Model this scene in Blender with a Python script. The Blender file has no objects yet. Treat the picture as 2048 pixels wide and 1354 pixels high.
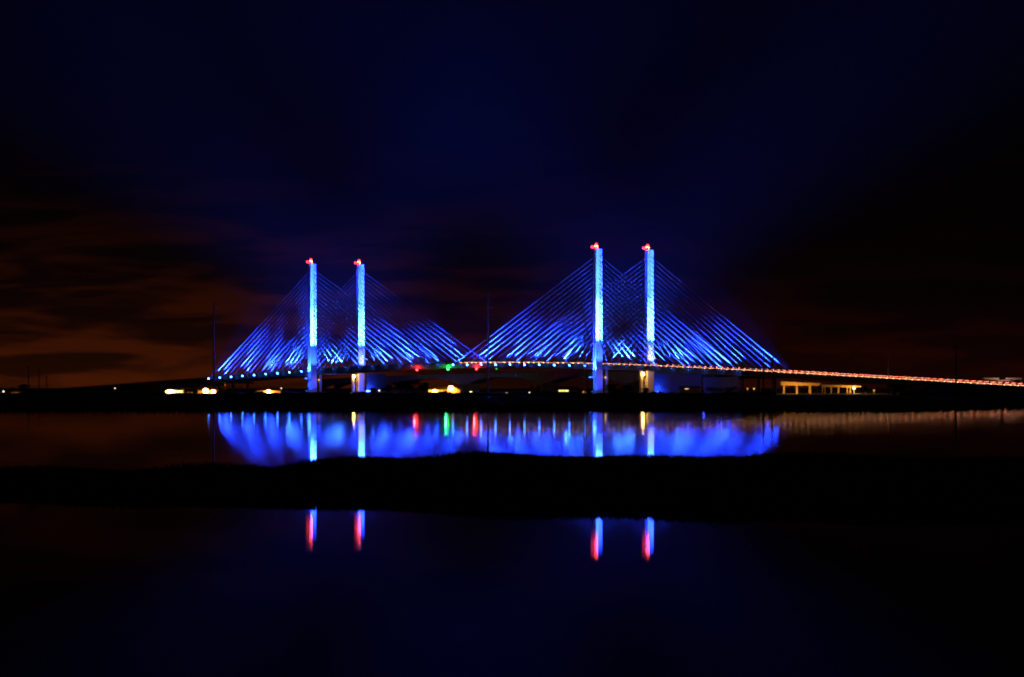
import bpy, math, random
from mathutils import Vector, Matrix
R = math.radians
random.seed(7)
sc = bpy.context.scene
COL = sc.collection
F = 8081.0            # focal length in pixels of the 2048 wide photograph
HOR = 774.0           # horizon row in that photograph
CAMZ = 5.0

# ------------------------------------------------------------------ camera
cam = bpy.data.cameras.new('camera'); cam_o = bpy.data.objects.new('camera', cam); COL.objects.link(cam_o)
cam.sensor_fit = 'HORIZONTAL'; cam.sensor_width = 36.0; cam.lens = 36.0 * F / 2048.0
cam.shift_y = (HOR - 677.0) / 2048.0
cam.clip_start = 1.0; cam.clip_end = 30000.0
cam_o.location = (0, 0, CAMZ); cam_o.rotation_euler = (R(90), 0, 0)
sc.camera = cam_o

# ------------------------------------------------------------------ render / exposure
sc.view_settings.view_transform = 'Standard'; sc.view_settings.look = 'None'
sc.view_settings.exposure = 0.0; sc.view_settings.gamma = 1.0
cy = sc.cycles
cy.use_denoising = True; cy.denoising_prefilter = 'ACCURATE'
cy.use_adaptive_sampling = False
cy.light_sampling_threshold = 0.0
cy.max_bounces = 3; cy.diffuse_bounces = 0; cy.glossy_bounces = 2; cy.volume_bounces = 0; cy.transmission_bounces = 2
cy.sample_clamp_indirect = 0.0
cy.caustics_reflective = False; cy.caustics_refractive = False
cy.filter_width = 1.9

# ------------------------------------------------------------------ world: night sky
world = bpy.data.worlds.new('World'); sc.world = world; world.use_nodes = True
nt = world.node_tree; nt.nodes.clear()
def wn(t, **k):
    n = nt.nodes.new(t)
    for a, b in k.items(): setattr(n, a, b)
    return n
def math_(op, a, b=None, clamp=False):
    n = wn('ShaderNodeMath', operation=op); n.use_clamp = clamp
    for i, v in enumerate((a, b)):
        if v is None: continue
        if isinstance(v, (int, float)): n.inputs[i].default_value = v
        else: nt.links.new(v, n.inputs[i])
    return n.outputs[0]
tc = wn('ShaderNodeTexCoord'); sep = wn('ShaderNodeSeparateXYZ'); nt.links.new(tc.outputs['Generated'], sep.inputs[0])
az = math_('ARCTAN2', sep.outputs[0], sep.outputs[1])          # 0 straight ahead, + to the right
el = math_('ARCSINE', sep.outputs[2])
elp = math_('MAXIMUM', el, 0.0)
# glow of a town low over the horizon, strongest to the left
azl = math_('MULTIPLY_ADD', az, 1.0); azl.node.inputs[2].default_value = 0.115
g_az = math_('EXPONENT', math_('MULTIPLY', math_('MULTIPLY', azl, azl), -90.0))
g_el = math_('EXPONENT', math_('MULTIPLY', math_('MULTIPLY', elp, elp), -1250.0))
g_lo = math_('EXPONENT', math_('MULTIPLY', elp, -75.0))
comb = wn('ShaderNodeCombineXYZ')
nt.links.new(math_('MULTIPLY', az, 24.0), comb.inputs[0]); nt.links.new(math_('MULTIPLY', el, 165.0), comb.inputs[1])
noi = wn('ShaderNodeTexNoise'); noi.inputs['Scale'].default_value = 1.0; noi.inputs['Detail'].default_value = 9.0
noi.inputs['Roughness'].default_value = 0.5; noi.inputs['Distortion'].default_value = 0.35
nt.links.new(comb.outputs[0], noi.inputs['Vector'])
mr = wn('ShaderNodeMapRange', interpolation_type='SMOOTHSTEP'); mr.inputs[1].default_value = 0.43; mr.inputs[2].default_value = 0.62
mr.inputs[3].default_value = 0.03; mr.inputs[4].default_value = 1.2
nt.links.new(noi.outputs['Fac'], mr.inputs[0])
cloud = mr.outputs[0]
def colscale(rgb, fac):
    n = wn('ShaderNodeVectorMath', operation='SCALE'); n.inputs[0].default_value = rgb
    nt.links.new(fac, n.inputs[3]); return n.outputs[0]
def vadd(a, b):
    n = wn('ShaderNodeVectorMath', operation='ADD'); nt.links.new(a, n.inputs[0]); nt.links.new(b, n.inputs[1]); return n.outputs[0]
orange = colscale((0.030, 0.0047, 0.0002), math_('MULTIPLY', math_('MULTIPLY', g_az, g_el), cloud))
low = colscale((0.010, 0.0028, 0.0002), math_('MULTIPLY', g_az, g_lo))
allr = colscale((0.017, 0.0014, 0.0004), math_('MULTIPLY', g_lo, math_('MULTIPLY_ADD', cloud, 0.6)))
base = wn('ShaderNodeCombineXYZ'); base.inputs[0].default_value = 0.0005; base.inputs[1].default_value = 0.00035; base.inputs[2].default_value = 0.0005
sky = wn('ShaderNodeTexSky', sky_type='NISHITA'); sky.sun_disc = False; sky.sun_elevation = R(-12); sky.sun_rotation = R(-60)
skyn = wn('ShaderNodeVectorMath', operation='SCALE'); nt.links.new(sky.outputs[0], skyn.inputs[0]); skyn.inputs[3].default_value = 0.05
tot = vadd(vadd(vadd(orange, low), vadd(allr, base.outputs[0])), skyn.outputs[0])
bg = wn('ShaderNodeBackground'); bg.inputs['Strength'].default_value = 1.0
nt.links.new(tot, bg.inputs['Color'])
wo = wn('ShaderNodeOutputWorld'); nt.links.new(bg.outputs[0], wo.inputs[0])

# ------------------------------------------------------------------ materials
def mat(name, rgb, rough=0.7, metal=0.0, noise=0.0, scale=2.0, emit=None, strength=0.0, bump=0.0):
    m = bpy.data.materials.new(name); m.use_nodes = True
    t = m.node_tree; b = t.nodes['Principled BSDF']
    b.inputs['Base Color'].default_value = (*rgb, 1); b.inputs['Roughness'].default_value = rough; b.inputs['Metallic'].default_value = metal
    if noise > 0 or bump > 0:
        tcn = t.nodes.new('ShaderNodeTexCoord'); n = t.nodes.new('ShaderNodeTexNoise')
        n.inputs['Scale'].default_value = scale; n.inputs['Detail'].default_value = 6
        t.links.new(tcn.outputs['Object'], n.inputs['Vector'])
        if noise > 0:
            r = t.nodes.new('ShaderNodeMapRange'); r.inputs[1].default_value = 0.3; r.inputs[2].default_value = 0.7
            r.inputs[3].default_value = 1 - noise; r.inputs[4].default_value = 1 + noise
            t.links.new(n.outputs['Fac'], r.inputs[0])
            v = t.nodes.new('ShaderNodeVectorMath'); v.operation = 'SCALE'; v.inputs[0].default_value = rgb
            t.links.new(r.outputs[0], v.inputs[3]); t.links.new(v.outputs[0], b.inputs['Base Color'])
        if bump > 0:
            bn = t.nodes.new('ShaderNodeBump'); bn.inputs['Strength'].default_value = bump; bn.inputs['Distance'].default_value = 0.1
            t.links.new(n.outputs['Fac'], bn.inputs['Height']); t.links.new(bn.outputs[0], b.inputs['Normal'])
    if emit:
        b.inputs['Emission Color'].default_value = (*emit, 1); b.inputs['Emission Strength'].default_value = strength
    return m
BLUE = (0.009, 0.040, 1.0)
M = {}
M['concrete'] = mat('pale_concrete', (0.52, 0.52, 0.5), 0.8, noise=0.12, scale=0.35)
M['shaft'] = mat('white_painted_concrete', (0.8, 0.8, 0.79), 0.8, noise=0.06, scale=0.3)
M['deck'] = mat('deck_concrete', (0.3, 0.3, 0.29), 0.85, noise=0.15, scale=0.3)
M['asphalt'] = mat('asphalt', (0.05, 0.05, 0.052), 0.8, noise=0.2, scale=0.8)
M['paint'] = mat('road_paint', (0.75, 0.75, 0.7), 0.6)
M['stay'] = mat('grey_sheath', (0.34, 0.34, 0.35), 0.5)
M['stay'].node_tree.nodes['Principled BSDF'].inputs['Specular IOR Level'].default_value = 0.0
M['steel'] = mat('galvanised_steel', (0.5, 0.5, 0.52), 0.6, 0.0, noise=0.1, scale=1.0)
M['dark_steel'] = mat('weathered_steel', (0.10, 0.10, 0.11), 0.6, 0.0, noise=0.2, scale=0.4)
M['housing'] = mat('lamp_housing', (0.3, 0.3, 0.32), 0.5, 0.2)
M['blue_lens'] = mat('blue_lens', (0.0, 0.0, 0.0), 0.3, emit=(0.03, 0.16, 1.0), strength=60.0)
M['red_lens'] = mat('red_lens', (0.0, 0.0, 0.0), 0.3, emit=(1.0, 0.045, 0.012), strength=150.0)
M['nav_red'] = mat('red_marker_lens', (0, 0, 0), 0.3, emit=(1.0, 0.03, 0.03), strength=16.0)
M['nav_green'] = mat('green_marker_lens', (0, 0, 0), 0.3, emit=(0.03, 1.0, 0.12), strength=9.0)
M['nav_red_dim'] = mat('dim_red_lens', (0, 0, 0), 0.3, emit=(1.0, 0.03, 0.02), strength=5.0)
M['nav_green_dim'] = mat('dim_green_lens', (0, 0, 0), 0.3, emit=(0.03, 0.8, 0.15), strength=1.5)
M['sodium'] = mat('sodium_lens', (0, 0, 0), 0.3, emit=(1.0, 0.52, 0.10), strength=45.0)
M['orange'] = mat('orange_lens', (0, 0, 0), 0.3, emit=(1.0, 0.33, 0.035), strength=60.0)
M['globe'] = mat('globe_lens', (0, 0, 0), 0.3, emit=(1.0, 0.62, 0.22), strength=1.3)
M['white_lens'] = mat('warm_white_lens', (0, 0, 0), 0.3, emit=(1.0, 0.75, 0.38), strength=3.0)
M['yellow'] = mat('yellow_green_lens', (0, 0, 0), 0.3, emit=(1.0, 0.88, 0.18), strength=12.0)
M['window_lit'] = mat('lit_window', (0, 0, 0), 0.3, emit=(1.0, 0.78, 0.16), strength=2.2)
M['window_warm'] = mat('warm_window', (0, 0, 0), 0.3, emit=(1.0, 0.36, 0.05), strength=0.9)
M['siding'] = mat('cream_siding', (0.62, 0.58, 0.50), 0.7, noise=0.06, scale=1.5)
M['roof'] = mat('shingle_roof', (0.10, 0.085, 0.075), 0.85, noise=0.2, scale=2.0)
M['glass'] = mat('dark_glass', (0.02, 0.02, 0.025), 0.1)
M['wood'] = mat('weathered_wood', (0.16, 0.12, 0.09), 0.8, noise=0.2, scale=2.0)
M['soil'] = mat('marsh_soil', (0.030, 0.030, 0.022), 0.95, noise=0.35, scale=0.05, bump=0.3)
M['grass'] = mat('marsh_grass', (0.05, 0.06, 0.022), 0.9, noise=0.3, scale=0.4)
M['leaf'] = mat('leaf', (0.04, 0.055, 0.022), 0.85, noise=0.3, scale=0.6)
M['bark'] = mat('bark', (0.07, 0.055, 0.04), 0.9, noise=0.2, scale=3.0)
M['tan'] = mat('tan_concrete', (0.48, 0.42, 0.33), 0.85, noise=0.1, scale=0.6)
M['white_wood'] = mat('white_timber', (0.6, 0.57, 0.55), 0.7, noise=0.05, scale=2.0)
M['car_white'] = mat('white_car_paint', (0.6, 0.6, 0.6), 0.3)
M['car_grey'] = mat('grey_car_paint', (0.18, 0.19, 0.2), 0.3)
M['car_red'] = mat('red_car_paint', (0.30, 0.03, 0.03), 0.3)
M['tyre'] = mat('tyre', (0.02, 0.02, 0.02), 0.9)
M['headlight'] = mat('headlight_lens', (0, 0, 0), 0.3, emit=(1.0, 0.55, 0.22), strength=10.0)
M['taillight'] = mat('taillight_lens', (0, 0, 0), 0.3, emit=(1.0, 0.18, 0.11), strength=11.0)
M['fill_marker'] = mat('amber_fill_marker_lens', (0, 0, 0), 0.3, emit=(1.0, 0.48, 0.18), strength=12.0)
M['crane'] = mat('crane_paint', (0.3, 0.28, 0.2), 0.6, noise=0.1)

def water_material():
    m = bpy.data.materials.new('still_water'); m.use_nodes = True
    t = m.node_tree; t.nodes.clear()
    g = t.nodes.new('ShaderNodeNewGeometry'); mp = t.nodes.new('ShaderNodeMapping'); mp.inputs['Scale'].default_value = (0.006, 0.05, 0)
    t.links.new(g.outputs['Position'], mp.inputs['Vector'])
    n = t.nodes.new('ShaderNodeTexNoise'); n.inputs['Scale'].default_value = 1.0; n.inputs['Detail'].default_value = 3
    t.links.new(mp.outputs[0], n.inputs['Vector'])
    r = t.nodes.new('ShaderNodeMapRange'); r.inputs[1].default_value = 0.35; r.inputs[2].default_value = 0.65
    r.inputs[3].default_value = 0.027; r.inputs[4].default_value = 0.042
    t.links.new(n.outputs['Fac'], r.inputs[0])
    gl = t.nodes.new('ShaderNodeBsdfGlossy'); gl.distribution = 'BECKMANN'; gl.inputs['Color'].default_value = (.72, .72, .72, 1)
    t.links.new(r.outputs[0], gl.inputs['Roughness'])
    df = t.nodes.new('ShaderNodeBsdfDiffuse'); df.inputs['Color'].default_value = (0.002, 0.003, 0.004, 1)
    fr = t.nodes.new('ShaderNodeFresnel'); fr.inputs['IOR'].default_value = 1.333
    mx = t.nodes.new('ShaderNodeMixShader'); t.links.new(fr.outputs[0], mx.inputs[0]); t.links.new(df.outputs[0], mx.inputs[1]); t.links.new(gl.outputs[0], mx.inputs[2])
    o = t.nodes.new('ShaderNodeOutputMaterial'); t.links.new(mx.outputs[0], o.inputs['Surface'])
    return m
M['water'] = water_material()

for _m in M.values(): _m.cycles.emission_sampling = 'NONE'      # lenses are seen and mirrored; the lamps beside them do the lighting
M['blue_lens'].cycles.emission_sampling = 'AUTO'
# ------------------------------------------------------------------ mesh helpers
class MB:
    def __init__(s): s.v = []; s.f = []; s.mi = []; s.cur = 0
    def add(s, vs, fs):
        o = len(s.v); s.v += [tuple(v) for v in vs]
        for f in fs: s.f.append(tuple(o + i for i in f)); s.mi.append(s.cur)
    def box(s, x0, x1, y0, y1, z0, z1):
        s.add([(x0,y0,z0),(x1,y0,z0),(x1,y1,z0),(x0,y1,z0),(x0,y0,z1),(x1,y0,z1),(x1,y1,z1),(x0,y1,z1)],
              [(3,2,1,0),(4,5,6,7),(0,1,5,4),(1,2,6,5),(2,3,7,6),(3,0,4,7)])
    def tube(s, p, q, r0, r1=None, n=6, cap=True):
        r1 = r0 if r1 is None else r1
        p = Vector(p); q = Vector(q); d = (q - p).normalized()
        a = d.orthogonal().normalized(); b = d.cross(a)
        vs = []
        for c, r in ((p, r0), (q, r1)):
            for k in range(n):
                t = 2 * math.pi * k / n
                vs.append(c + a * (r * math.cos(t)) + b * (r * math.sin(t)))
        fs = [(k, (k + 1) % n, n + (k + 1) % n, n + k) for k in range(n)]
        if cap: fs += [tuple(range(n - 1, -1, -1)), tuple(range(n, 2 * n))]
        s.add(vs, fs)
    def rings(s, rings, closed=True, cap=True):
        n = len(rings[0]); vs = [v for r in rings for v in r]; fs = []
        for i in range(len(rings) - 1):
            for k in range(n if closed else n - 1):
                k2 = (k + 1) % n
                fs.append((i*n + k, i*n + k2, (i+1)*n + k2, (i+1)*n + k))
        if cap: fs += [tuple(range(n - 1, -1, -1)), tuple((len(rings)-1)*n + k for k in range(n))]
        s.add(vs, fs)
    def sphere(s, c, r, nu=10, nv=7, sz=1.0):
        rs = []
        for j in range(1, nv):
            ph = math.pi * j / nv
            rs.append([(c[0] + r*math.sin(ph)*math.cos(2*math.pi*k/nu), c[1] + r*math.sin(ph)*math.sin(2*math.pi*k/nu), c[2] - sz*r*math.cos(ph)) for k in range(nu)])
        s.rings(rs)
    def build(s, name, m, parent=None, smooth=False):
        me = bpy.data.meshes.new(name); me.from_pydata(s.v, [], s.f)
        ms = m if isinstance(m, (list, tuple)) else [m]
        for x in ms: me.materials.append(x)
        me.polygons.foreach_set('material_index', s.mi)
        if smooth: me.polygons.foreach_set('use_smooth', [True] * len(s.f))
        me.update()
        return link(name, me, parent)
def link(name, data, parent=None):
    o = bpy.data.objects.new(name, data); COL.objects.link(o)
    if parent is not None: o.parent = parent
    return o
def tag(o, label=None, cat=None, group=None, kind=None):
    if label: o['label'] = label
    if cat: o['category'] = cat
    if group: o['group'] = group
    if kind: o['kind'] = kind
    return o
def thing(name, label, cat, loc=(0, 0, 0), rz=0.0, group=None):
    o = link(name, None); o.location = loc; o.rotation_euler = (0, 0, rz); o.empty_display_size = 1.0
    return tag(o, label, cat, group)
def structure(name, mb, m, smooth=False):
    return tag(mb.build(name, m, None, smooth), kind='structure')
def at(px, d): return (px - 1024.0) / F * d
def zt(py, d): return CAMZ + (HOR - py) / F * d
def light(name, kind, energy, color, parent, loc, radius=0.3, **k):
    l = bpy.data.lights.new(name, kind); l.energy = energy; l.color = color; l.shadow_soft_size = radius
    for a, b in k.items(): setattr(l, a, b)
    o = link(name, l, parent); o.location = loc
    return o

# ------------------------------------------------------------------ water, ground, marsh
mb = MB(); mb.add([(-3500, -300, 0), (3500, -300, 0), (3500, 9000, 0), (-3500, 9000, 0)], [(0, 1, 2, 3)])
structure('water', mb, M['water'])

def gz(d):        # height of the land at a distance
    if d < 960: return 0.7
    if d < 1900: return 0.7 + (d - 960) / 940 * 0.7
    return 1.4 + min(0.8, (d - 1900) / 300 * 0.8)
random.seed(11)
mb = MB(); rows = []
xs = [-3400 + 6800 * i / 170 for i in range(171)]
def shore(x): 
    s = 905 + 7 * math.sin(x / 37.0) + 6 * math.sin(x / 13.0 + 1.3) + 4 * math.sin(x / 5.3)
    return s + max(0.0, x - 90) * 4.0 * (1 if x < 130 else 0) + (160 if x >= 130 else 0)
xs = [-3400, -1500, -600] + [-300 + 3 * i for i in range(201)] + [600, 1500, 3400]
for d_off, z in ((0, -0.4), (3, 0.25), (14, 0.7), (60, None), (200, None), (420, None), (700, None), (900, None), (1100, None), (1400, None), (2500, None), (7900, None)):
    row = []
    for x in xs:
        y = shore(x) * (1 - min(1, d_off / 900)) + 905 * min(1, d_off / 900) + d_off
        zz = z if z is not None else gz(y) + random.uniform(-0.12, 0.12)
        row.append((x, y, zz + (random.uniform(-.05, .12) if z is not None else 0)))
    rows.append(row)
mb.rings(rows, closed=False, cap=False)
structure('ground', mb, M['soil'])

# mid-distance marsh island, from edges read off the photograph
far_e = [(-600, 226), (0, 226), (500, 230), (720, 262), (1000, 271), (1400, 267), (2048, 260), (2700, 255)]
near_e = [(-600, 184), (0, 183), (600, 173), (1000, 164), (1500, 157), (2048, 154), (2700, 153)]
def interp(tab, p):
    for (a, u), (b, w) in zip(tab, tab[1:]):
        if p <= b: 
            t = max(0, (p - a) / (b - a)); t = t * t * (3 - 2 * t); return u + (w - u) * t
    return tab[-1][1]
def marsh_edges(px):
    wob = 0.35 * math.sin(px / 71.0) + 0.2 * math.sin(px / 27.0 + 2)
    return interp(near_e, px) - wob * 0.7, interp(far_e, px) + wob
mb = MB(); rows = [[] for _ in range(7)]
for i in range(165):
    px = -600 + 3300 * i / 164
    n, f = marsh_edges(px)
    for k, (t, z) in enumerate(((-0.02, -0.3), (0.0, 0.05), (0.06, 0.22), (0.5, 0.3), (0.94, 0.22), (1.0, 0.05), (1.02, -0.3))):
        d = n + (f - n) * t; rows[k].append((at(px, d), d, z + random.uniform(-.02, .04)))
mb.rings(rows, closed=False, cap=False)
structure('marsh', mb, M['soil'])
mb = MB()
def blade(mb, x, y, z, h, w, lean, a):
    dx, dy = math.cos(a), math.sin(a); lx, ly = lean * math.cos(a + 1.3), lean * math.sin(a + 1.3)
    mb.add([(x - dx*w, y - dy*w, z), (x + dx*w, y + dy*w, z), (x + lx*.4 + dx*w*.7, y + ly*.4 + dy*w*.7, z + h*.6), (x + lx*.4 - dx*w*.7, y + ly*.4 - dy*w*.7, z + h*.6), (x + lx, y + ly, z + h)],
           [(0, 1, 2, 3), (3, 2, 4)])
for i in range(30000):
    px = random.uniform(-150, 2200); n, f = marsh_edges(px)
    if random.random() < 0.68: d = f - abs(random.gauss(0, 4.5))
    else: d = n + abs(random.gauss(0, 2.2)) if random.random() < 0.8 else random.uniform(n, f)
    tall = 0.45 + 0.22 * math.sin(px / 210.0) * math.sin(px / 67.0 + d * .2)
    if d < (n + f) / 2: tall *= .55
    blade(mb, at(px, d), d, 0.1, max(.12, tall * random.uniform(.6, 1.25)), random.uniform(.012, .03), random.uniform(-.1, .35), random.uniform(-.5, .5))
tag(mb.build('marsh_grass', M['grass']), kind='stuff')
# low scrub on the far shore, and the rushes at its waterline
mb = MB(); random.seed(5)
def leafquad(mb, x, y, z, s):
    a = Vector((random.uniform(-1,1), random.uniform(-1,1), random.uniform(-1,1))).normalized(); b = a.orthogonal().normalized()
    c = Vector((x, y, z)); a = a * s; b = b * s * .7
    mb.add([c - a, c + b, c + a, c - b], [(0, 1, 2, 3)])
for i in range(9000):
    px = random.uniform(-200, 2250)
    d = random.uniform(1700, 1960)
    h = 0.5 + 0.9 * abs(math.sin(px / 63.0) * math.sin(px / 23.0 + 1)) + 0.5 * abs(math.sin(px / 9.0))
    if 1550 < px < 1800: h *= .2
    for q in range(3): blade(mb, at(px, d) + random.uniform(-.5, .5), d + random.uniform(-.5, .5), gz(d) - .1, h * random.uniform(.6, 1.2), random.uniform(.1, .25), random.uniform(-.4, .4), random.uniform(-.6, .6))
for i in range(5000):
    px = random.uniform(-100, 2150); x = at(px, 915); d = shore(x) + random.uniform(3, 30); x = at(px, d)
    blade(mb, x, d, 0.3, random.uniform(.5, 1.3), random.uniform(.05, .12), random.uniform(0, .4), random.uniform(-.5, .5))
tag(mb.build('shore_scrub', M['leaf']), kind='stuff')

# ------------------------------------------------------------------ cable stayed bridge (local: s along the deck, t across it, z up)
A0 = Vector((-112.7, 2281.0, 0)); PHI = -R(57.46)
E = Vector((math.cos(PHI), math.sin(PHI), 0)); N = Vector((-math.sin(PHI), math.cos(PHI), 0))
SPAN = 290.0; SIDE = 122.0; WID = 31.4
def dz(s):
    u = abs(s - 170.0); a = 9.03e-5
    return 17.3 - (a * u * u if u < 180 else a * 180 * 180 + 2 * a * 180 * (u - 180)) - max(0.0, 60.0 - s) * .0015 - max(0.0, s - 420.0) * .0045
def s_at(px, t):       # where along the deck, at offset t, the photograph's column px lies
    k = (px - 1024.0) / F; b = A0 + N * t
    return (k * b.y - b.x) / (E.x - k * E.y)
bridge = thing('cable_stayed_bridge', 'long cable stayed bridge with four blue lit pylons and fans of glowing stays', 'bridge', A0, PHI)
S0, S1 = -330.0, 720.0
def strip(mb, prof, s0, s1, step=10.0):
    n = max(1, int(round((s1 - s0) / step)))
    mb.rings([[(s0 + (s1 - s0) * i / n, t, dz(s0 + (s1 - s0) * i / n) + z) for t, z in prof] for i in range(n + 1)])
mb = MB(); strip(mb, [(1.6, 0), (1.6, -.4), (29.8, -.4), (29.8, 0)][::-1], S0, S1); mb.build('deck', M['deck'], bridge)
for t0, t1 in ((3.0, 14.2), (17.2, 28.4)):
    mb = MB(); strip(mb, [(t0, .004), (t1, .004), (t1, .03), (t0, .03)], S0, S1); mb.build('carriageway', M['asphalt'], bridge)
mb = MB()
for t in (3.5, 7.0, 13.7, 17.7, 24.4, 27.9):
    s = S0 + 2
    while s < S1 - 12:
        strip(mb, [(t - .07, .032), (t + .07, .032), (t + .07, .038), (t - .07, .038)], s, s + (11 if t in (3.5, 13.7, 17.7, 27.9) else 3.5), 12); s += 12
mb.build('lane_marking', M['paint'], bridge)
for t0 in (1.55, 28.65):
    mb = MB(); strip(mb, [(t0, -.42), (t0 + 1.2, -.42), (t0 + 1.2, -2.1), (t0, -2.1)], -SIDE, SPAN + SIDE); mb.build('edge_beam', M['deck'], bridge)
for t0, t1 in ((2.25, 2.6), (28.8, 29.15)):
    mb = MB(); strip(mb, [(t0, 0.002), (t1, 0.002), (t1 - .08, .5), (t0 + .05, .5)], S0, S1); mb.build('parapet', M['deck'], bridge)
    mb = MB(); tm = (t0 + t1) / 2
    s = S0 + 1
    while s < S1: mb.box(s - .07, s + .07, tm - .07, tm + .07, dz(s) + .5, dz(s) + 1.12); s += 3.2
    for z in (.78, 1.1): strip(mb, [(tm - .05, z), (tm + .05, z), (tm + .05, z + .09), (tm - .05, z + .09)], S0, S1)
    mb.build('railing', M['steel'], bridge)
mb = MB(); strip(mb, [(15.35, .002), (16.05, .002), (15.8, .8), (15.6, .8)], S0, S1); mb.build('median_barrier', M['deck'], bridge)
s = -SIDE + 2
while s < SPAN + SIDE:
    mb = MB(); z = dz(s) - .42; pts = []
    for k in range(13):
        t = 2.8 + 25.8 * k / 12; u = (k - 6) / 6.0
        pts.append((t, z - 1.5 - .55 * (1 - u * u)))
    prof = [(2.8, z), (28.6, z)] + pts[::-1]
    mb.rings([[(s - .2, t, q) for t, q in prof], [(s + .2, t, q) for t, q in prof]]); mb.build('floor_beam', M['deck'], bridge); s += 7.3
# approach girders and piers
for a, b in ((-235, -SIDE - .5), (SPAN + SIDE + .5, 560)):
    for t in (4.5, 11, 20, 27):
        mb = MB(); strip(mb, [(t - .4, -.42), (t + .4, -.42), (t + .5, -2.3), (t - .5, -2.3)], a, b); mb.build('approach_girder', M['deck'], bridge)
for s in (-225, -190, -157, -SIDE, SPAN + SIDE - 6, 524):
    mb = MB(); zc = dz(s) - 2.32
    mb.box(s - .9, s + .9, 2.2, 29.2, zc - 1.2, zc)
    for t in (6, 15.7, 25.4): mb.tube((s, t, 0), (s, t, zc - 1.2), .8, n=10)
    mb.build('approach_pier', M['deck'], bridge)

# pylons: tapered shafts with a channel down their outer and inner faces
def section(s, t, z, k):
    a, b = 1.3 * k, 1.85 * k; c = .2; g = .5; d = .45
    pts = [(-a + c, -b), (-g, -b), (-g, -b + d), (g, -b + d), (g, -b), (a - c, -b), (a, -b + c), (a, b - c), (a - c, b), (g, b), (g, b - d), (-g, b - d), (-g, b), (-a + c, b), (-a, b - c), (-a, -b + c)]
    return [(s + p, t + q, z) for p, q in pts]
PYL = [(0, 0), (0, WID), (SPAN, 0), (SPAN, WID)]
ZTOP = 74.6
pylons = []
bb = MB(); bb.tube((0, 0, 0), (0, 0, .5), .22, n=8); beacon_base = None
for s, t in PYL:
    mb = MB()
    mb.rings([section(s, t, z, 1.16 - .16 * z / ZTOP) for z in (1.2, 8, 16, 24, 32, 40, 48, 56, 64, 72, ZTOP)])
    p = mb.build('pylon', M['shaft'], bridge); pylons.append(p)
    mb = MB(); mb.box(s - 5, s + 5, t - 5.5, t + 5.5, .2, 2.1); mb.build('footing', M['concrete'], p)
    ti = 4.9 if t == 0 else WID - 4.9
    mb = MB(); mb.box(s - .8, s + .8, ti - .7, ti + .7, 1.2, dz(s) - 2.4); mb.build('inner_column', M['concrete'], p)
    mb = MB(); mb.tube((s - .6, t - .7, ZTOP), (s - .6, t - .7, ZTOP + .55), .2, n=8); bs = mb.build('beacon', M['housing'], p)
    mb = MB(); mb.sphere((s - .6, t - .7, ZTOP + 1.1), .85, 14, 9); mb.build('beacon_lens', M['red_lens'], bs, True)
    for k, (dx, dy, z) in enumerate(((-1.1, .9, .75), (1.2, -.9, .8), (.1, .1, 2.3), (-1.5, -1.3, 1.1), (-2.6, 2.2, .9))):  # added red balls imitating the red glare around the beacon
        mb = MB(); mb.tube((s - .6 + dx * .6, t - .7 + dy * .6, ZTOP), (s - .6 + dx, t - .7 + dy, ZTOP + z), .07, n=6); st = mb.build('halo_arm', M['housing'], p)
        mb = MB(); mb.sphere((s - .6 + dx, t - .7 + dy, ZTOP + z), .75 if k < 4 else .45, 10, 7); mb.build('red_halo_lamp', M['nav_red_dim'], st, True)
    up = light('beacon_light', 'SPOT', 3.5e4, (1.0, .03, .02), p, (s - .6, t - .7, ZTOP + 2.2), .5, spot_size=R(165), spot_blend=.5)
    up.rotation_euler = (R(180), 0, 0)

# stays
SIDE_A = [8 + 6.33 * k for k in range(19)]
MAIN_A = [8 + 7.35 * k for k in range(19)]
ZP = [29.5 + 2.32 * k for k in range(19)]
stays = []
for pi, (s, t) in enumerate(PYL):
    side = -1 if s == 0 else 1
    for dirn in (-1, 1):
        offs = SIDE_A if dirn == side else MAIN_A
        for k in range(19):
            sa = s + dirn * offs[k]; ta = 1.1 if t == 0 else WID - 1.1
            stays.append((pi, dirn, k, (sa, ta, dz(sa) - .3), (s + dirn * 1.25, t, ZP[k])))
def stay_tubes(mb, a, b):
    a = Vector(a); b = Vector(b); d = (b - a).normalized()
    mb.tube(a, a + d * 2.6, .22, n=8); mb.tube(a + d * 2.6, b, .135, n=8)
rest = MB()
for pi, dirn, k, a, b in stays:
    if pi == 1 or (pi == 3 and dirn == -1 and k >= 5): stay_tubes(rest, a, b); continue
    mb = MB(); stay_tubes(mb, a, b); mb.build('stay_cable', M['stay'], bridge, True)
tag(rest.build('stay_cable', M['stay'], bridge, True), kind='stuff')

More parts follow.
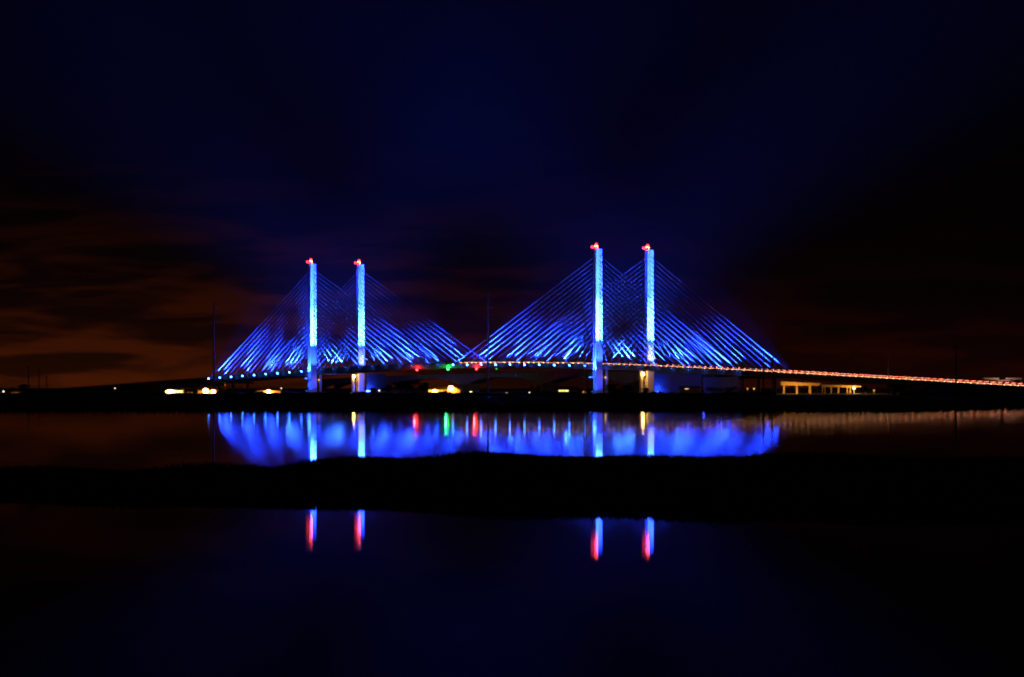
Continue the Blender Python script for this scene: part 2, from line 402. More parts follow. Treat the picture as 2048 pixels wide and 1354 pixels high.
# floodlights along the deck edges, thrown up the stays
def aim(o, frm, to):
    o.location = frm; o.rotation_mode = 'QUATERNION'
    o.rotation_quaternion = (Vector(to) - Vector(frm)).to_track_quat('-Z', 'Y')
hm = MB(); hm.rings([[(r * math.cos(2*math.pi*k/10), r * math.sin(2*math.pi*k/10), z) for k in range(10)] for z, r in ((.5, .22), (.35, .34), (-.3, .52))])
hm.tube((0, .35, .1), (0, .35, .8), .08, n=6)
house_me = None; lens_me = None
def floodlight(frm, to, power, half, blend=.5, lens='blue_lens', color=BLUE, parent=None):
    global house_me, lens_me
    if house_me is None:
        o = hm.build('floodlight', M['housing'], bridge); house_me = o.data
        l = MB(); l.add([(.5 * math.cos(2*math.pi*k/8), .5 * math.sin(2*math.pi*k/8), -.33) for k in range(8)], [tuple(range(7, -1, -1))])
        lo = l.build('lens', M[lens], o); lens_me = lo.data
    else:
        o = link('floodlight', house_me, parent or bridge); lo = link('lens', lens_me, o)
    aim(o, frm, to)
    if power: light('beam_light', 'SPOT', power, color, o, (0, 0, -.5), .2, spot_size=2 * half, spot_blend=blend)
    return o
PW = 4.6e6; FILL = 4.4e5
SHAFT = (0.022, 0.105, 1.0)
for pi, (s, t) in enumerate(PYL):
    for dirn in (-1, 1):
        side = dirn == (-1 if s == 0 else 1)
        for j in range(9 if side else 10):
            D = 11.3 + 13.84 * j if side else 11.0 + 14.07 * j
            kk = (D - 8) / (6.33 if side else 7.35); zp = ZP[0] + 2.32 * kk
            sa = s + dirn * D; ta = 1.1 if t == 0 else WID - 1.1; za = dz(sa) - .3; o = -1 if t == 0 else 1
            frm = (sa, ta + o * 2.0, za - .35)
            mb = MB(); mb.tube((sa, ta - o * .6, za - .3), (sa, ta + o * 2.0, za - .8), .11, n=6); mb.build('lamp_bracket', M['steel'], bridge)
            if j in (1, 2):          # two lamps per fan are turned to the lower shaft of the pylon
                e0 = math.atan((28.5 - za) / D); e1 = math.atan(((56, 52)[j - 1] - za) / D)
                ec = (e0 + e1) / 2; half = (e1 - e0) / 2; pw = (0.9e6, 3.2e6)[j - 1]; bl = .3; cl = SHAFT
            elif j in (4, 6, 8):     # long narrow beams up the outer stays
                ec = math.atan((zp - za) / D) + R(1.5); half = R(11); pw = PW * (D / 100.0) ** 1.6; bl = .8; cl = BLUE
            else:                    # wide floods washing the upper lengths of the stays
                ec = R(44); half = R(32); pw = FILL * (.15 if j == 0 else 1); bl = .7; cl = BLUE
            floodlight(frm, (s, t, za + D * math.tan(ec)), pw, half, bl, color=cl)
# floods on the outer faces, below the deck; more added round the pylon feet
for s in (0, SPAN):
    for ds in (-.9, .9):
        floodlight((s + ds, -4.3, 9.6), (s + ds * .6, -1.6, 25), 2.6e5, R(24), .7)
    floodlight((s - 4.2, -1.6, 9.6), (s - 38, -42, 32) if s == 0 else (s - 62, -26, 34), 4.5e4 if s == 0 else 3.5e4, R(22), .8)  # turned outward, its throw added to light the tall poles blue
    floodlight((s + 5.5, -7.5, 2.4), (s, 0, 11), 1.2e4, R(42), .7)  # flood added at the footing to turn the lower shaft blue
    floodlight((s + 9.0, WID + 2.0, dz(s) + .6), (s, WID, 22.5), 4.5e3, R(26), .9, color=(1.0, .74, .74))  # pale flood added at deck level to brighten the far pylon's lower shaft
# navigation lights slung under the near edge of the deck
for px, m, r in ((834, 'nav_red', .55), (896, 'nav_green', .6), (953, 'nav_red', .55), (993, 'nav_green_dim', .4)):
    s = s_at(px, 1.3); z = dz(s) - 2.7
    mb = MB(); mb.box(s - .2, s + .2, 1.2, 1.5, z + .3, dz(s) - 2.1); o = mb.build('navigation_light', M['housing'], bridge)
    mb = MB(); mb.sphere((s, 1.3, z), r, 10, 7); mb.build('marker_lens', M[m], o, True)
    if 'dim' not in m:
        light('marker_glow', 'POINT', 2.5e3, (1, .03, .03) if 'red' in m else (.03, 1, .15), o, (s, -.2, z - .3), .2)
# lamps on the piers below the deck
for s0, px, py, big in ((0, 708, 753, 1), (SPAN, 1286, 748.5, 1), (0, 638, 760, 0), (SPAN, 1211, 755, 0)):
    base = A0 + E * (s0 + 2.2); k = (px - 1024.0) / F
    t = (k * base.y - base.x) / (N.x - k * N.y); p = base + N * t; z = zt(py, p.y); s = s0 + 2.2
    mb = MB(); mb.tube((s - 1.6, t, z + .3), (s, t, z + .45), .1); o = mb.build('pier_lamp', M['steel'], bridge)
    mb = MB(); mb.sphere((s, t, z), .75 if big else .55, 12, 8); mb.build('globe', M['sodium' if big else 'globe'], o, True)
    light('pier_lamp_light', 'POINT', 1.1e3 if big else 4e1, (1.0, .40, .04), o, (s + 2.2, t - 1.6, z + .1), .25)

# ------------------------------------------------------------------ traffic on the deck: cars at rest, lamps lit
def car_mesh(paint):
    mb = MB(); mb.cur = 0
    mb.rings([[(x, y, z) for x, z in ((-1.95, .3), (1.95, .3), (1.95, .74), (1.0, .94), (-1.8, 1.0), (-1.95, .7))] for y in (-.86, .86)])
    mb.cur = 1
    mb.rings([[(.95, y, .95), (.4, y * .85, 1.44), (-1.3, y * .85, 1.46), (-1.75, y, .99)] for y in (-.8, .8)])
    mb.cur = 2
    for x in (-1.2, 1.2):
        for y in (-.8, .8): mb.tube((x, y - .1, .32), (x, y + .1, .32), .32, n=10)
    mb.cur = 3
    for y in (-.6, .6): mb.box(1.9, 1.99, y - .25, y + .25, .5, .74)
    mb.box(1.9, 1.98, -.349, .349, .66, .73)
    mb.cur = 4
    for y in (-.6, .6): mb.box(-1.98, -1.9, y - .25, y + .25, .7, .92)
    mb.box(-1.97, -1.9, -.349, .349, .78, .86)
    for y in (-.9, .86):  # extra side lamps added to close the gaps in the row of lights
        mb.cur = 5
        for x in (1.45, .75, .05): mb.box(x - .16, x + .16, y, y + .04, .66, .8)
        mb.cur = 4
        for x in (-.7, -1.55): mb.box(x - .15, x + .15, y, y + .04, .72, .86)
    o = mb.build('car', [M[paint], M['glass'], M['tyre'], M['headlight'], M['taillight'], M['fill_marker']])
    return o
protos = [car_mesh(p) for p in ('car_white', 'car_grey', 'car_red')]
random.seed(23); used = set()
def place_car(s, t, heading):
    i = random.randrange(3)
    if i in used: o = protos[i].copy(); COL.objects.link(o)
    else: o = protos[i]; used.add(i)
    p = A0 + E * s + N * t; o.location = (p.x, p.y, dz(s) + .035)
    sl = math.atan((dz(s + 1) - dz(s - 1)) / 2)
    o.rotation_euler = (0, -sl if heading > 0 else sl, PHI if heading > 0 else PHI + math.pi)
    if heading > 0: tag(o, 'car with pale headlights driving down the near carriageway of the cable stayed bridge', 'car', 'cars coming down the bridge with headlights lit')
    else: tag(o, 'car with red taillights climbing the far carriageway of the cable stayed bridge', 'car', 'cars climbing the bridge with taillights lit')
for t, hd, s in ((6.2, 1, 150), (21.8, -1, 128)):
    while s < 634:
        place_car(s + random.uniform(-.12, .12), t, hd); s += 4.65

# ------------------------------------------------------------------ embankments carrying the road ends
for a, b, nm in ((536, 720, 'embankment'), (-330, -215, 'embankment')):
    mb = MB(); n = 24; rings = []
    for i in range(n + 1):
        s = a + (b - a) * i / n; top = dz(s) - .45
        edge = min(1.0, (i if a > 0 else n - i) / 3.0)
        top = .3 + (top - .3) * (edge if (a > 0) else edge)
        r = []
        for t, z in ((-14, -.2), (-1.0, top - .3), (1.2, top), (30.2, top), (32.4, top - .3), (45, -.2)):
            p = A0 + E * s + N * t; r.append((p.x, p.y, z + random.uniform(-.1, .1) * (z < top)))
        rings.append(r)
    mb.rings(rings, cap=True); structure(nm, mb, M['soil'])

# ------------------------------------------------------------------ older haunched girder bridge behind
OFF = 74.0
old = thing('girder_bridge', 'dark low girder bridge with deep curved haunches running behind the cable stayed bridge', 'bridge', A0 + N * OFF, PHI)
def oz(s): return 13.0 - 5.2e-5 * (s - 150) ** 2
OP = [-120, -40, 42, 124, 206, 288]
for t in (0, 9.5):
    mb = MB(); rings = []; n = 170; s0, s1 = OP[0], OP[-1]
    for i in range(n + 1):
        s = s0 + (s1 - s0) * i / n
        d = min(abs(s - p) for p in OP); dep = 2.3 + 3.6 * math.exp(-(d / 15.0) ** 2)
        z = oz(s); rings.append([(s, t - .1, z), (s, t - .1, z - dep), (s, t + .1, z - dep), (s, t + .1, z)])
    mb.rings(rings)
    s = s0 + 1.5
    while s < s1:      # web stiffeners
        d = min(abs(s - p) for p in OP); dep = 2.3 + 3.6 * math.exp(-(d / 15.0) ** 2)
        mb.box(s - .08, s + .08, t - .38, t - .1, oz(s) - dep + .1, oz(s) - .1); s += 2.4
    mb.build('haunched_girder', M['concrete' if t == 0 else 'dark_steel'], old)
mb = MB(); mb.rings([[(s, t, oz(s) + z) for t, z in ((-1.2, .02), (10.7, .02), (10.7, .35), (-1.2, .35))] for s in range(-122, 300, 12)]); mb.build('deck', M['deck'], old)
for s in OP[1:-1]:
    mb = MB(); mb.box(s - 1.1, s + 1.1, -1, 10.5, .2, oz(s) - 5.95); mb.build('pier', M['deck'], old)

# ribbed walls lit blue beside the far pylons, each with a ground flood
def ribbed_wall(px0, px1, d, py0, py1, label, rib, power, flood_px):
    x0, x1 = at(px0, d), at(px1, d); z1 = zt(py0, d); w = thing('ribbed_wall', label, 'wall', ((x0 + x1) / 2, d, 0), 0, 'ribbed walls under the bridge'); hw = (x1 - x0) / 2
    mb = MB(); mb.box(-hw, hw, 0, .4, .5, z1); mb.box(-hw, hw, -.12, 0, zt(py1, d) + 2.6, zt(py1, d) + 2.8)
    if rib:
        x = -hw + .3
        while x < hw - .2: mb.box(x - .12, x + .12, -.35, -.001, .5, z1 - .15); x += .95
    mb.build('panel', M['dark_steel'], w)
    fx = at(flood_px, d) - w.location.x
    f = MB(); f.box(fx - .5, fx + .5, -3.4, -2.6, gz(d) - .4, gz(d) + .25); h = f.build('ground_flood', M['housing'], w)
    f = MB(); f.box(fx - 1.0, fx + 1.0, -3.2, -2.7, gz(d) + .26, gz(d) + .75); f.build('lens', M['blue_lens'], h)
    light('ground_flood_light', 'POINT', power, BLUE, h, (fx, -3.6, gz(d) + 1.4), .3)
ribbed_wall(733, 772, 2292, 748, 778, 'blue lit ribbed wall right of the second pylon from the left', True, 6e3, 737)
ribbed_wall(1307, 1402, 2062, 746, 777, 'wide ribbed wall fading from blue to black right of the rightmost pylon', True, 7e3, 1315)
x0, x1 = at(1407, 2060), at(1478, 2060)
w = thing('abutment_wall', 'plain dim blue wall under the right end of the stays, shrubs before it', 'wall', ((x0 + x1) / 2, 2060, 0))
mb = MB(); mb.box(x0 - w.location.x, x1 - w.location.x, 0, 1.0, .5, zt(756, 2060)); mb.build('panel', M['dark_steel'], w)
mb = MB(); mb.box(x0 - w.location.x - .3, x1 - w.location.x + .3, -.2, 1.2, zt(756, 2060), zt(756, 2060) + .4); mb.build('coping', M['dark_steel'], w)
f = MB(); f.box(-12.6, -11.8, -6.4, -5.6, 1.2, 2.0); h = f.build('ground_flood', M['housing'], w); light('ground_flood_light', 'POINT', 9e2, BLUE, h, (-9.5, -9, 7.5), .3)  # made-up flood, added to tint the wall dim blue

# ------------------------------------------------------------------ orange-lit viaduct spans under the right approach
def viaduct(px0, px1, py0a, py0b, py1a, py1b, cols, d, label, thick):
    v = thing('viaduct', label, 'viaduct', (at((px0 + px1) / 2, d), d, 0), 0, 'short concrete viaduct spans lit orange'); cx = v.location.x
    xa, xb = at(px0, d) - cx, at(px1, d) - cx
    za, zb, ya, yb = zt(py0a, d), zt(py0b, d), zt(py1a, d), zt(py1b, d)
    mb = MB(); mb.rings([[(xa, y, ya), (xb - .9, y, yb), (xb, y, yb + .5), (xb + .4, y, zb), (xa, y, za)] for y in (0, thick)]); mb.build('beam', M['tan'], v)
    for c in cols:
        p0, p1 = c; f = (p0 - px0) / (px1 - px0)
        mb = MB(); mb.box(at(p0, d) - cx, at(p1, d) - cx, .6, 1.6, .8, ya + (yb - ya) * f + .02); mb.build('column', M['tan'], v)
    return v
v1 = viaduct(1562, 1640, 763, 766.5, 771, 771.5, ((1566.5, 1570), (1592, 1596), (1618, 1622.5)), 1985, 'nearer orange lit viaduct span on three columns under the right approach', 10)
v2 = viaduct(1643, 1722, 769, 771.5, 774, 775, ((1644, 1646), (1649.5, 1651), (1661, 1664), (1676, 1679), (1694, 1696), (1699.5, 1702)), 2060, 'lower orange lit viaduct span on thin columns, right of the other span', 8)
light('work_light', 'POINT', 9e3, (1.0, .38, .03), v1, (-3, -11, 3.2), .3)
light('work_light', 'POINT', 6e3, (1.0, .38, .03), v2, (6.5, -6, 3.0), .3)
# lit road under the spans
mb = MB(); mb.rings([[(at(px, d), d, gz(d) + .42) for px in range(1550, 1800, 10)] for d in (1958, 1968)], closed=False, cap=False)
structure('road', mb, M['tan'])

# ------------------------------------------------------------------ lamps and small lights along the shore
def lamp(px, py, d, lens, r, label, power=0.0, color=(1, .45, .08), pole=True, cat='lamp', group='small lamps along the shore'):
    x, z = at(px, d), zt(py, d); g = gz(d) - .3
    o = thing('street_lamp', label, cat, (x, d, g), 0, group)
    mb = MB(); mb.tube((0, .3, 0), (0, .3, max(.6, z - g + .3)), .09, .06); mb.tube((0, .3, max(.6, z - g + .3)), (0, 0, z - g + .1), .05)
    mb.build('pole', M['steel'], o)
    mb = MB(); mb.sphere((0, 0, z - g), r, 10, 7); h = mb.build('lamp_head', M[lens], o, True)
    if power: light('lamp_light', 'POINT', power, color, h, (0, -r - .8, z - g), .25)
    return o
lamp(7, 783, 2150, 'white_lens', .45, 'small white lamp at the far left end of the shore')
lamp(230, 776.5, 2200, 'white_lens', .3, 'tiny white lamp above the dark shrubs, left of the yellow lit building')
lamp(250, 789, 2000, 'white_lens', .28, 'tiny low white lamp on the dark shore left of the yellow lit building')
lamp(300, 788.5, 2000, 'white_lens', .45, 'pale lamp just left of the yellow lit building')
lamp(317, 788.5, 2000, 'white_lens', .25, 'tiny lamp between the pale lamp and the yellow lit building')
lamp(333, 783.5, 1990, 'orange', .42, 'orange lamp at the left corner of the yellow lit building', 3e3)
lamp(441, 789, 2000, 'white_lens', .28, 'tiny lamp between the double orange lamps and the flagpole')
lamp(455.5, 788.5, 2000, 'white_lens', .24, 'tiny lamp just right of the lit flagpole')
lamp(562.5, 776.5, 2060, 'white_lens', .3, 'tiny pale lamp above the right end of the long orange lit shed')
lamp(758.5, 781, 2050, 'white_lens', .4, 'small yellowish lamp below the blue ribbed wall')
lamp(686, 788, 2000, 'nav_red_dim', .25, 'tiny reddish lamp on the dark shore between the two left pylons')
lamp(702, 787, 2000, 'white_lens', .25, 'tiny yellow lamp below the second pylon from the left')
lamp(942, 785, 1985, 'yellow', .6, 'yellow white lamp right of the orange gabled house', 3.5e3, (1, .8, .25))
lamp(1003, 786.5, 2000, 'white_lens', .22, 'faintest tiny lamp right of the tall middle power pole')
lamp(1013.5, 786, 2000, 'white_lens', .33, 'small white lamp in the gap under the bridge, right of the faintest one')
lamp(1059, 785.5, 2000, 'white_lens', .35, 'small white lamp on the shore below the middle of the bridge')
lamp(1078, 752.5, 2330, 'nav_red_dim', .6, 'small red light under the middle of the bridge')
lamp(1168, 785, 1985, 'window_warm', .8, 'dull orange lamp left of the third pylon')
lamp(1495, 777.5, 1990, 'window_warm', .45, 'reddish post lamp under the right end of the stays')
lamp(1508, 777.5, 1990, 'globe', .4, 'pale post lamp under the right end of the stays')
lamp(1708, 776.5, 1990, 'white_lens', .8, 'bright white lamp under the lower orange viaduct span', 5e3, (1, .6, .2))
lamp(1731, 773, 2000, 'white_lens', .35, 'small lamp beside the dark tree at the right viaduct end')
lamp(1748, 781, 1990, 'window_warm', .5, 'orange lamp low by the lit road right of the viaduct')

# ------------------------------------------------------------------ buildings
def gable(mb, x0, x1, y0, y1, z0, z1, over=.4, along='x'):
    t = .15
    if along == 'x':
        ym = (y0 + y1) / 2
        mb.rings([[(x, y0 - over, z0 - .1), (x, ym, z1), (x, y1 + over, z0 - .1), (x, y1 + over, z0 - .1 + t), (x, ym, z1 + t), (x, y0 - over, z0 - .1 + t)] for x in (x0 - over, x1 + over)])
    else:
        xm = (x0 + x1) / 2
        mb.rings([[(x0 - over, y, z0 - .1), (xm, y, z1), (x1 + over, y, z0 - .1), (x1 + over, y, z0 - .1 + t), (xm, y, z1 + t), (x0 - over, y, z0 - .1 + t)] for y in (y0 - over, y1 + over)])
def wall_lamp(parent, x, y, z, lens, r, power, color=(1, .42, .05)):
    mb = MB(); mb.box(x - .12, x + .12, y - .3, y, z - .1, z + .1); a = mb.build('wall_lamp', M['housing'], parent)
    mb = MB(); mb.sphere((x, y - .45, z), r, 12, 8); mb.build('lamp_lens', M[lens], a, True)
    light('wall_lamp_light', 'POINT', power, color, a, (x, y - r - 1.1, z + .15), .25)
# orange two-part gabled house
d = 1985; hx = at(893, d); g = gz(d) - .3
h = thing('gabled_house', 'orange lit house with a front gable and two bright lamps under the bridge', 'house', (hx, d, g))
xw = lambda px: at(px, d) - hx
zz = lambda py: zt(py, d) - g
mb = MB(); mb.box(xw(857), xw(894), 0, 7, 0, zz(780)); mb.build('side_wing', M['siding'], h)
mb = MB(); x0, x1 = xw(893.5), xw(920); zr = zz(780)
mb.rings([[(x0, y, 0), (x1, y, 0), (x1, y, zr), ((x0 + x1) / 2, y, zz(774.2)), (x0, y, zr)] for y in (-1.5, 7.5)]); mb.build('gable_wing', M['siding'], h)
mb = MB(); gable(mb, xw(857), xw(893), 0, 7, zz(780) + .1, zz(774)); gable(mb, x0, x1, -1.5, 7.5, zr + .1, zz(774.2) + .1, .45, 'y'); mb.build('roof', M['roof'], h)
for px in (878, 888): mb = MB(); mb.box(xw(px), xw(px) + .9, -.06, -.002, .9, 1.7); mb.build('window', M['glass'], h)
mb = MB(); mb.box(xw(890.2), xw(890.2) + .8, -.07, -.002, .05, 1.8); mb.build('door', M['wood'], h)
wall_lamp(h, xw(869), 0, zz(783.5), 'orange', 1.15, 4e3, (1, .25, .02)); wall_lamp(h, xw(902), -1.5, zz(776.5), 'orange', 1.25, 4.5e3, (1, .25, .02))
# long shed
d = 1995; hx = at(537, d); g = gz(d) - .4
h = thing('shed', 'long low orange lit shed with one bright lamp left of the leftmost pylon', 'shed', (hx, d, g))
mb = MB(); mb.box(xw(513), xw(561), 0, 7, 0, zz(781.8)); mb.build('wall', M['siding'], h)
mb = MB(); mb.rings([[(xw(512), y, zz(781.8) + z), (xw(562), y, zz(781.8) + z), (xw(562), y, zz(781.8) + z + .25), (xw(512), y, zz(781.8) + z + .25)] for y, z in ((-.4, .01), (7.4, .7))]); mb.build('roof', M['roof'], h)
mb = MB(); mb.box(xw(536), xw(536) + .9, -.06, -.002, 0, 1.9); mb.build('door', M['wood'], h)
wall_lamp(h, xw(537), 0, zz(784), 'orange', 1.15, 4e3, (1, .25, .02))
# yellow lit store
d = 1990; hx = at(350, d); g = gz(d) - .5
h = thing('store', 'low building with a brilliantly lit yellow front on the left shore', 'building', (hx, d, g))
mb = MB(); mb.box(xw(335), xw(366), 0, 8, 0, zz(780.5)); mb.build('wall', M['siding'], h)
mb = MB(); mb.box(xw(334), xw(367), -1.4, 8.4, zz(780.5), zz(779)); mb.build('canopy', M['white_wood'], h)
for px0, px1 in ((347, 353), (354.5, 364)):
    mb = MB(); mb.box(xw(px0), xw(px1), -.08, -.004, .5, zz(782)); mb.build('window', M['yellow'], h)
wall_lamp(h, xw(342), 0, zz(783), 'yellow', .4, 2e3, (1, .8, .2))
# low dark store with double orange lamp
d = 1990; hx = at(414, d); g = gz(d) - .5
h = thing('boathouse', 'low building with two glaring orange lamps beside the tall blue pole', 'building', (hx, d, g))
mb = MB(); mb.box(xw(396), xw(432), 0, 8, 0, zz(782)); mb.build('wall', M['wood'], h)
mb = MB(); gable(mb, xw(396), xw(432), 0, 8, zz(782) + .1, zz(778.5)); mb.build('roof', M['roof'], h)
wall_lamp(h, xw(411.5), 0, zz(782.3), 'orange', 1.4, 4.5e3, (1, .33, .03)); wall_lamp(h, xw(426.5), 0, zz(784.3), 'orange', 1.2, 4e3, (1, .4, .05))
# hut right of it
d = 2000; hx = at(379, d); g = gz(d) - .4
h = thing('hut', 'small hut with dim orange windows between the yellow building and the double orange lamps', 'hut', (hx, d, g))
mb = MB(); mb.box(xw(370), xw(388), 0, 5, 0, zz(783.5)); mb.build('wall', M['wood'], h)
mb = MB(); gable(mb, xw(370), xw(388), 0, 5, zz(783.5) + .1, zz(781)); mb.build('roof', M['roof'], h)
for px0, px1, m in ((373, 377, 'orange'), (381, 385, 'window_warm')): mb = MB(); mb.box(xw(px0), xw(px1), -.06, -.003, .4, zz(784.5)); mb.build('window', M['window_warm'], h)
# office with a strip of yellow windows
d = 1990; hx = at(1132, d); g = gz(d) - .4
h = thing('office_hut', 'dark hut with a strip of yellow lit windows below the middle of the bridge', 'hut', (hx, d, g))
mb = MB(); mb.box(xw(1114), xw(1155), 0, 7, 0, zz(778.5)); mb.build('wall', M['wood'], h)
mb = MB(); gable(mb, xw(1114), xw(1155), 0, 7, zz(778.5) + .1, zz(773.5)); mb.build('roof', M['roof'], h)
for px0, px1 in ((1117.5, 1122), (1123, 1128.5), (1129.5, 1137)): mb = MB(); mb.box(xw(px0), xw(px1), -.06, -.003, zz(783), zz(780)); mb.build('window', M['window_lit'], h)
# shed left under trees
d = 2000; hx = at(28, d); g = gz(d) - .5
h = thing('cottage', 'dark cottage with glowing orange porch under the tree at far left', 'cottage', (hx, d, g))
mb = MB(); mb.box(xw(14), xw(44), 0, 7, 0, zz(784)); mb.build('wall', M['wood'], h)
mb = MB(); gable(mb, xw(14), xw(44), 0, 7, zz(784) + .1, zz(779)); mb.build('roof', M['roof'], h)
mb = MB(); mb.box(xw(18), xw(25), -.06, -.003, .4, zz(786)); mb.build('window', M['window_warm'], h)
wall_lamp(h, xw(33), 0, zz(788), 'window_warm', .45, 3e2, (1, .3, .03))
# dim blue-lit low shelter by the third pylon, lit bar right of the rightmost pylon
d = 1990; hx = at(1378, d); g = gz(d) - .4
h = thing('boat_shed', 'dark low shed with one small yellowish window right of the rightmost pylon', 'shed', (hx, d, g))
mb = MB(); mb.box(xw(1360), xw(1400), 0, 6, 0, zz(776)); mb.build('wall', M['wood'], h)
mb = MB(); gable(mb, xw(1360), xw(1400), 0, 6, zz(776) + .1, zz(773)); mb.build('roof', M['roof'], h)
mb = MB(); mb.box(xw(1369.5), xw(1377), -.06, -.003, zz(778.5), zz(776.9)); mb.build('window', M['globe'], h)
# beach pavilion at the right
d = 2020; hx = at(2006, d); g = 1.0
h = thing('beach_pavilion', 'pinkish open pavilion with twin flat roofs above the road at far right', 'pavilion', (hx, d, g))
for a, b in ((1966, 1999), (2009.5, 2045)):
    mb = MB(); mb.rings([[(xw(a + o), y, zz(p)) for o, p in ((0, 755.5), (4, 759.3))] + [(xw(b - o), y, zz(p)) for o, p in ((3, 759.3), (0, 755.5))] for y in (-1, 7)]); mb.build('roof', M['white_wood'], h)
    for f in (.13, .52, .92):
        px = a + (b - a) * f
        mb = MB(); mb.box(xw(px) - .12, xw(px) + .12, 0, .24, 0, zz(759.3)); mb.build('post', M['white_wood'], h)
mb = MB(); mb.box(xw(1995), xw(2019), .5, 6, zz(768), zz(761)); mb.build('kiosk', M['white_wood'], h)
mb = MB(); mb.box(xw(1993), xw(2021), 0, 6.5, zz(761), zz(759.8)); mb.build('kiosk_roof', M['white_wood'], h)
mb = MB(); mb.box(xw(1969), xw(2044), 0.3, 6.8, zz(770), zz(768.2)); mb.build('floor', M['white_wood'], h)
mb = MB(); mb.box(xw(1969), xw(2044), .05, .15, zz(765), zz(764.2)); mb.build('handrail', M['white_wood'], h)
mb = MB(); mb.sphere((xw(2024), 1.0, zz(764.5)), .45, 10, 7); l = mb.build('lantern', M['globe'], h, True)
light('lantern_light', 'POINT', 1.2e3, (1, .45, .35), l, (xw(2003), -7, zz(763)), .3)

# ------------------------------------------------------------------ poles
def power_pole(px, py, d, label, arms, r=.55, side=0):
    top = zt(py, d); g = gz(d) - .3
    o = thing('power_pole', label, 'pole', (at(px, d), d, g), 0, 'tall power poles along the shore')
    mb = MB(); mb.tube((0, 0, 0), (0, 0, top - g), r, r * .5, n=12); mb.build('shaft', M['steel'], o, True)
    for k, (dy, w) in enumerate(arms):
        z = top - g - dy
        mb = MB(); x0 = -w if side <= 0 else 0; x1 = w
        mb.tube((x0, 0, z), (x1, 0, z), .14, n=6); a = mb.build('crossarm', M['steel'], o)
        for x in ([x0, x1] if side <= 0 else [x1]):
            mb = MB(); mb.tube((x, 0, z - .05), (x, 0, z - .9), .12, .09, n=6); mb.build('insulator', M['dark_steel'], a)
    return o
A4 = ((.4, 1.2), (3.2, 3.0), (7.0, 3.0), (10.8, 3.0))
power_pole(428, 605, 2290, 'tall blue lit pole with three crossarms at the left end of the stays', A4, .62)
power_pole(976, 588, 2075, 'tallest dark pole with short arms before the middle of the bridge', ((.4, 1.0), (3.6, 2.4), (7.2, 2.8), (11.0, 2.8)), .62, 1)
power_pole(903, 663, 2400, 'thin dark pole seen faintly behind the middle stays', ((.4, 1.4), (3, 1.8)), .3)
power_pole(1169, 668, 1960, 'dark pole standing just left of the third pylon', ((.3, .8), (2.2, .9), (4.0, .9), (5.8, .9)), .34)
power_pole(1527, 706, 1800, 'thicker of two dark poles crossing the right end of the stays', ((.5, .8), (2.6, .9)), .42)
power_pole(1545, 714, 1830, 'thinner of two dark poles crossing the right end of the stays', ((.4, .7),), .36)
power_pole(1777, 690, 1850, 'dark pole crossing the lit road right of the viaduct', ((.5, .8),), .3)
power_pole(1912, 690, 1700, 'dark pole crossing the lit road left of the beach pavilion', ((.5, .9),), .42)
power_pole(57, 733, 2150, 'thin pole beside the tree at the far left, tallest of three', ((.4, .9),), .4)
power_pole(78, 738, 2200, 'middle one of three thin poles at the far left', ((.4, .9),), .4)
power_pole(93, 752, 2250, 'shortest of three thin poles at the far left', ((.4, .9),), .36)
o = thing('flagpole', 'short pale lit flagpole right of the double orange lamps', 'flagpole', (at(450, 1998), 1998, 1.0))
mb = MB(); mb.tube((0, 0, 0), (0, 0, zt(765, 1998) - 1), .14, .07, n=8); mb.build('shaft', M['white_wood'], o)
mb = MB(); mb.sphere((0, 0, zt(765, 1998) - .95), .16, 8, 6); mb.build('finial', M['white_wood'], o)

# crane at the old bridge
d = 2260; cx = at(1643, d)
o = thing('crane', 'faint crane with a slanting lattice boom behind the right approach', 'crane', (cx, d, 1.6))
mb = MB()
for y in (-1.6, 1.6): mb.box(-3, 3, y - .45, y + .45, 0, 1.1)
mb.build('tracks', M['tyre'], o)
mb = MB(); mb.box(-3.5, 2.0, -1.5, 1.5, 1.2, 3.6); mb.build('cab', M['crane'], o)
tip = Vector((at(1713, d) - cx, 0, zt(699, d) - 1.6)); ft = Vector((1.6, 0, 1.8)); dr = (tip - ft).normalized(); up = Vector((-dr.z, 0, dr.x)); L = (tip - ft).length
mb = MB()
def chord(f, a, b): w = .75 * min(1, f * 8 + .25, (1 - f) * 8 + .3); return ft + dr * (L * f) + up * (a * w) + Vector((0, b * w, 0))
K = 22
for a in (-1, 1):
    for b in (-1, 1):
        for i in range(K): mb.tube(chord(i / K, a, b), chord((i + 1) / K, a, b), .1, n=4)
for i in range(K):
    mb.tube(chord(i / K, -1, -1), chord((i + 1) / K, 1, -1), .06, n=4); mb.tube(chord(i / K, 1, 1), chord((i + 1) / K, -1, 1), .06, n=4)
mb.build('boom', M['crane'], o)
mb = MB(); mb.tube(tip, tip + Vector((1.4, 0, .1)), .12, n=5); mb.tube(tip + Vector((1.4, 0, .1)), tip + Vector((1.4, 0, -4.5)), .05, n=4); mb.box(tip.x + 1.2, tip.x + 1.6, -.2, .2, tip.z - 5, tip.z - 4.4); mb.build('hook', M['dark_steel'], o)

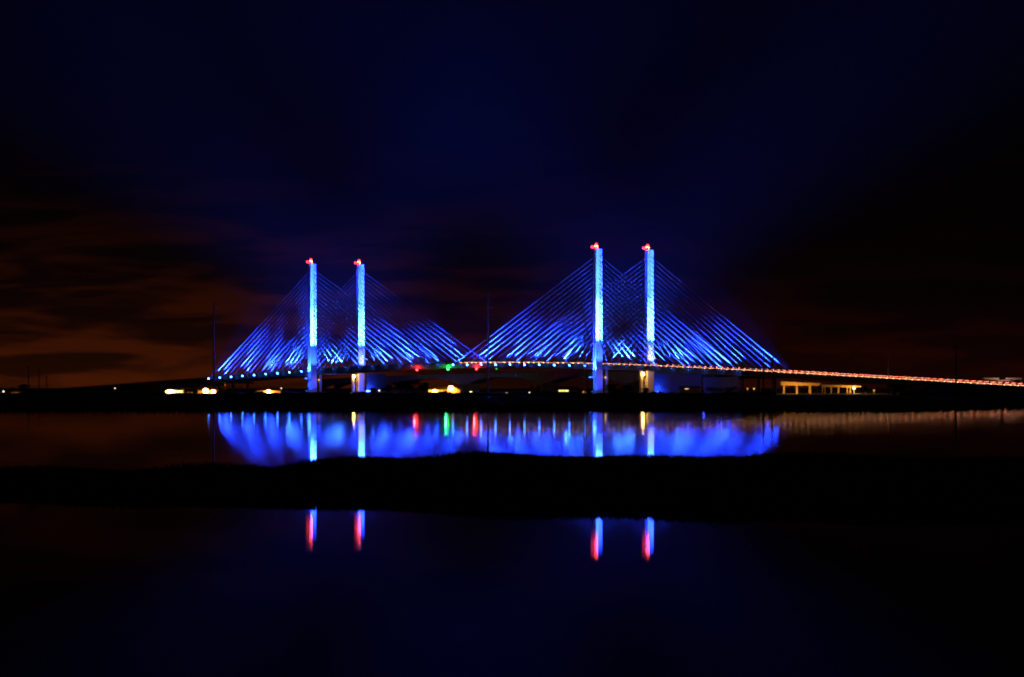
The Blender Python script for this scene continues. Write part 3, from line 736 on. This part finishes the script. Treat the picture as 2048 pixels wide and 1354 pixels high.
# ------------------------------------------------------------------ trees
def tree_parts(seed, spread, lobes):
    rnd = random.Random(seed); random.seed(seed)
    tr = MB(); tr.tube((0, 0, 0), (0.1, 0, .5), .045, .03, n=8)
    cr = MB()
    for i in range(lobes):
        a = rnd.uniform(0, 6.28); rr = rnd.uniform(.1, .32) * spread; c = Vector((rr * math.cos(a), rr * math.sin(a), rnd.uniform(.42, .86)))
        tr.tube((0.05, 0, rnd.uniform(.22, .45)), c, .022, .007, n=5)
        q = rnd.uniform(.12, .22)
        for k in range(70):
            v = Vector((rnd.gauss(0, 1), rnd.gauss(0, 1), rnd.gauss(0, .8))).normalized() * q * rnd.uniform(.5, 1.1)
            leafquad(cr, c.x + v.x * spread, c.y + v.y * spread, c.z + v.z * .8, rnd.uniform(.025, .06))
    return tr, cr
variants = {}
def tree(name, px, top, d, label, kind=0, group='dark trees on the shore'):
    h = zt(top, d) - gz(d) + .3
    o = thing(name, label, 'tree' if name == 'tree' else 'shrub', (at(px, d), d, gz(d) - .3), random.uniform(0, 6), group)
    if kind not in variants:
        tr, cr = tree_parts(40 + kind, (1.0, 1.5, .7, 1.9)[kind], (13, 15, 9, 14)[kind])
        a = tr.build('trunk', M['bark'], o); b = cr.build('crown', M['leaf'], o); variants[kind] = (a.data, b.data)
    else:
        a = link('trunk', variants[kind][0], o); b = link('crown', variants[kind][1], o)
    a.scale = (h, h, h); b.scale = (h, h, h)
T = [(46, 767, 2010, 'largest dark round tree beside the left cottage', 1), (27, 774, 2030, 'smaller dark tree over the left cottage roof', 0), (150, 776, 2150, 'dark spreading tree on the far left skyline, right of the thin poles', 3),
     (745, 775, 1930, 'dark tree at the foot of the blue ribbed wall', 1), (775, 768, 1930, 'dark tree left of the tallest clump before the old bridge', 0), (800, 760, 1925, 'tallest dark tree of the clump left of the gabled house', 1),
     (825, 759, 1935, 'broad dark tree in the middle of the clump left of the gabled house', 3), (848, 763, 1930, 'dark tree nearest the left side of the gabled house', 0),
     (1063, 771, 2050, 'thin dark tree seen under the middle of the bridge, left of two', 2), (1078, 770, 2055, 'thin dark tree seen under the middle of the bridge, right of two', 2),
     (1222, 766, 1950, 'dark tree at the foot of the third pylon', 1), (1250, 769, 1950, 'dark tree between the third and the rightmost pylon', 3), (1292, 775, 1940, 'low dark tree in front of the rightmost pylon pier', 1),
     (1727, 770, 1960, 'dark bushy tree at the right end of the orange viaduct', 0), (1800, 772, 1900, 'dark tree where the road embankment begins', 1)]
for px, top, d, lb, k in T: tree('tree', px, top, d, lb, k)
for px, top, lb in ((1424, 773.5, 'leftmost of four dark shrubs before the dim blue wall'), (1438, 774.5, 'second shrub from the left before the dim blue wall'), (1454, 773.5, 'third shrub from the left before the dim blue wall'), (1471, 772, 'rightmost of four dark shrubs before the dim blue wall')):
    tree('shrub', px, top, 1995, lb, 3, 'shrubs before the dim blue wall')

# ------------------------------------------------------------------ night air
mb = MB(); mb.box(-3600, 3600, -400, 9100, -1.6, 330)
hz = tag(mb.build('haze', None), kind='stuff')
m = bpy.data.materials.new('night_air'); m.use_nodes = True; t = m.node_tree; t.nodes.clear()
v = t.nodes.new('ShaderNodeVolumePrincipled'); v.inputs['Color'].default_value = (.9, .92, .95, 1); v.inputs['Density'].default_value = 0.34e-4; v.inputs['Anisotropy'].default_value = 0.0
out = t.nodes.new('ShaderNodeOutputMaterial'); t.links.new(v.outputs[0], out.inputs['Volume'])
hz.data.materials.clear(); hz.data.materials.append(m)
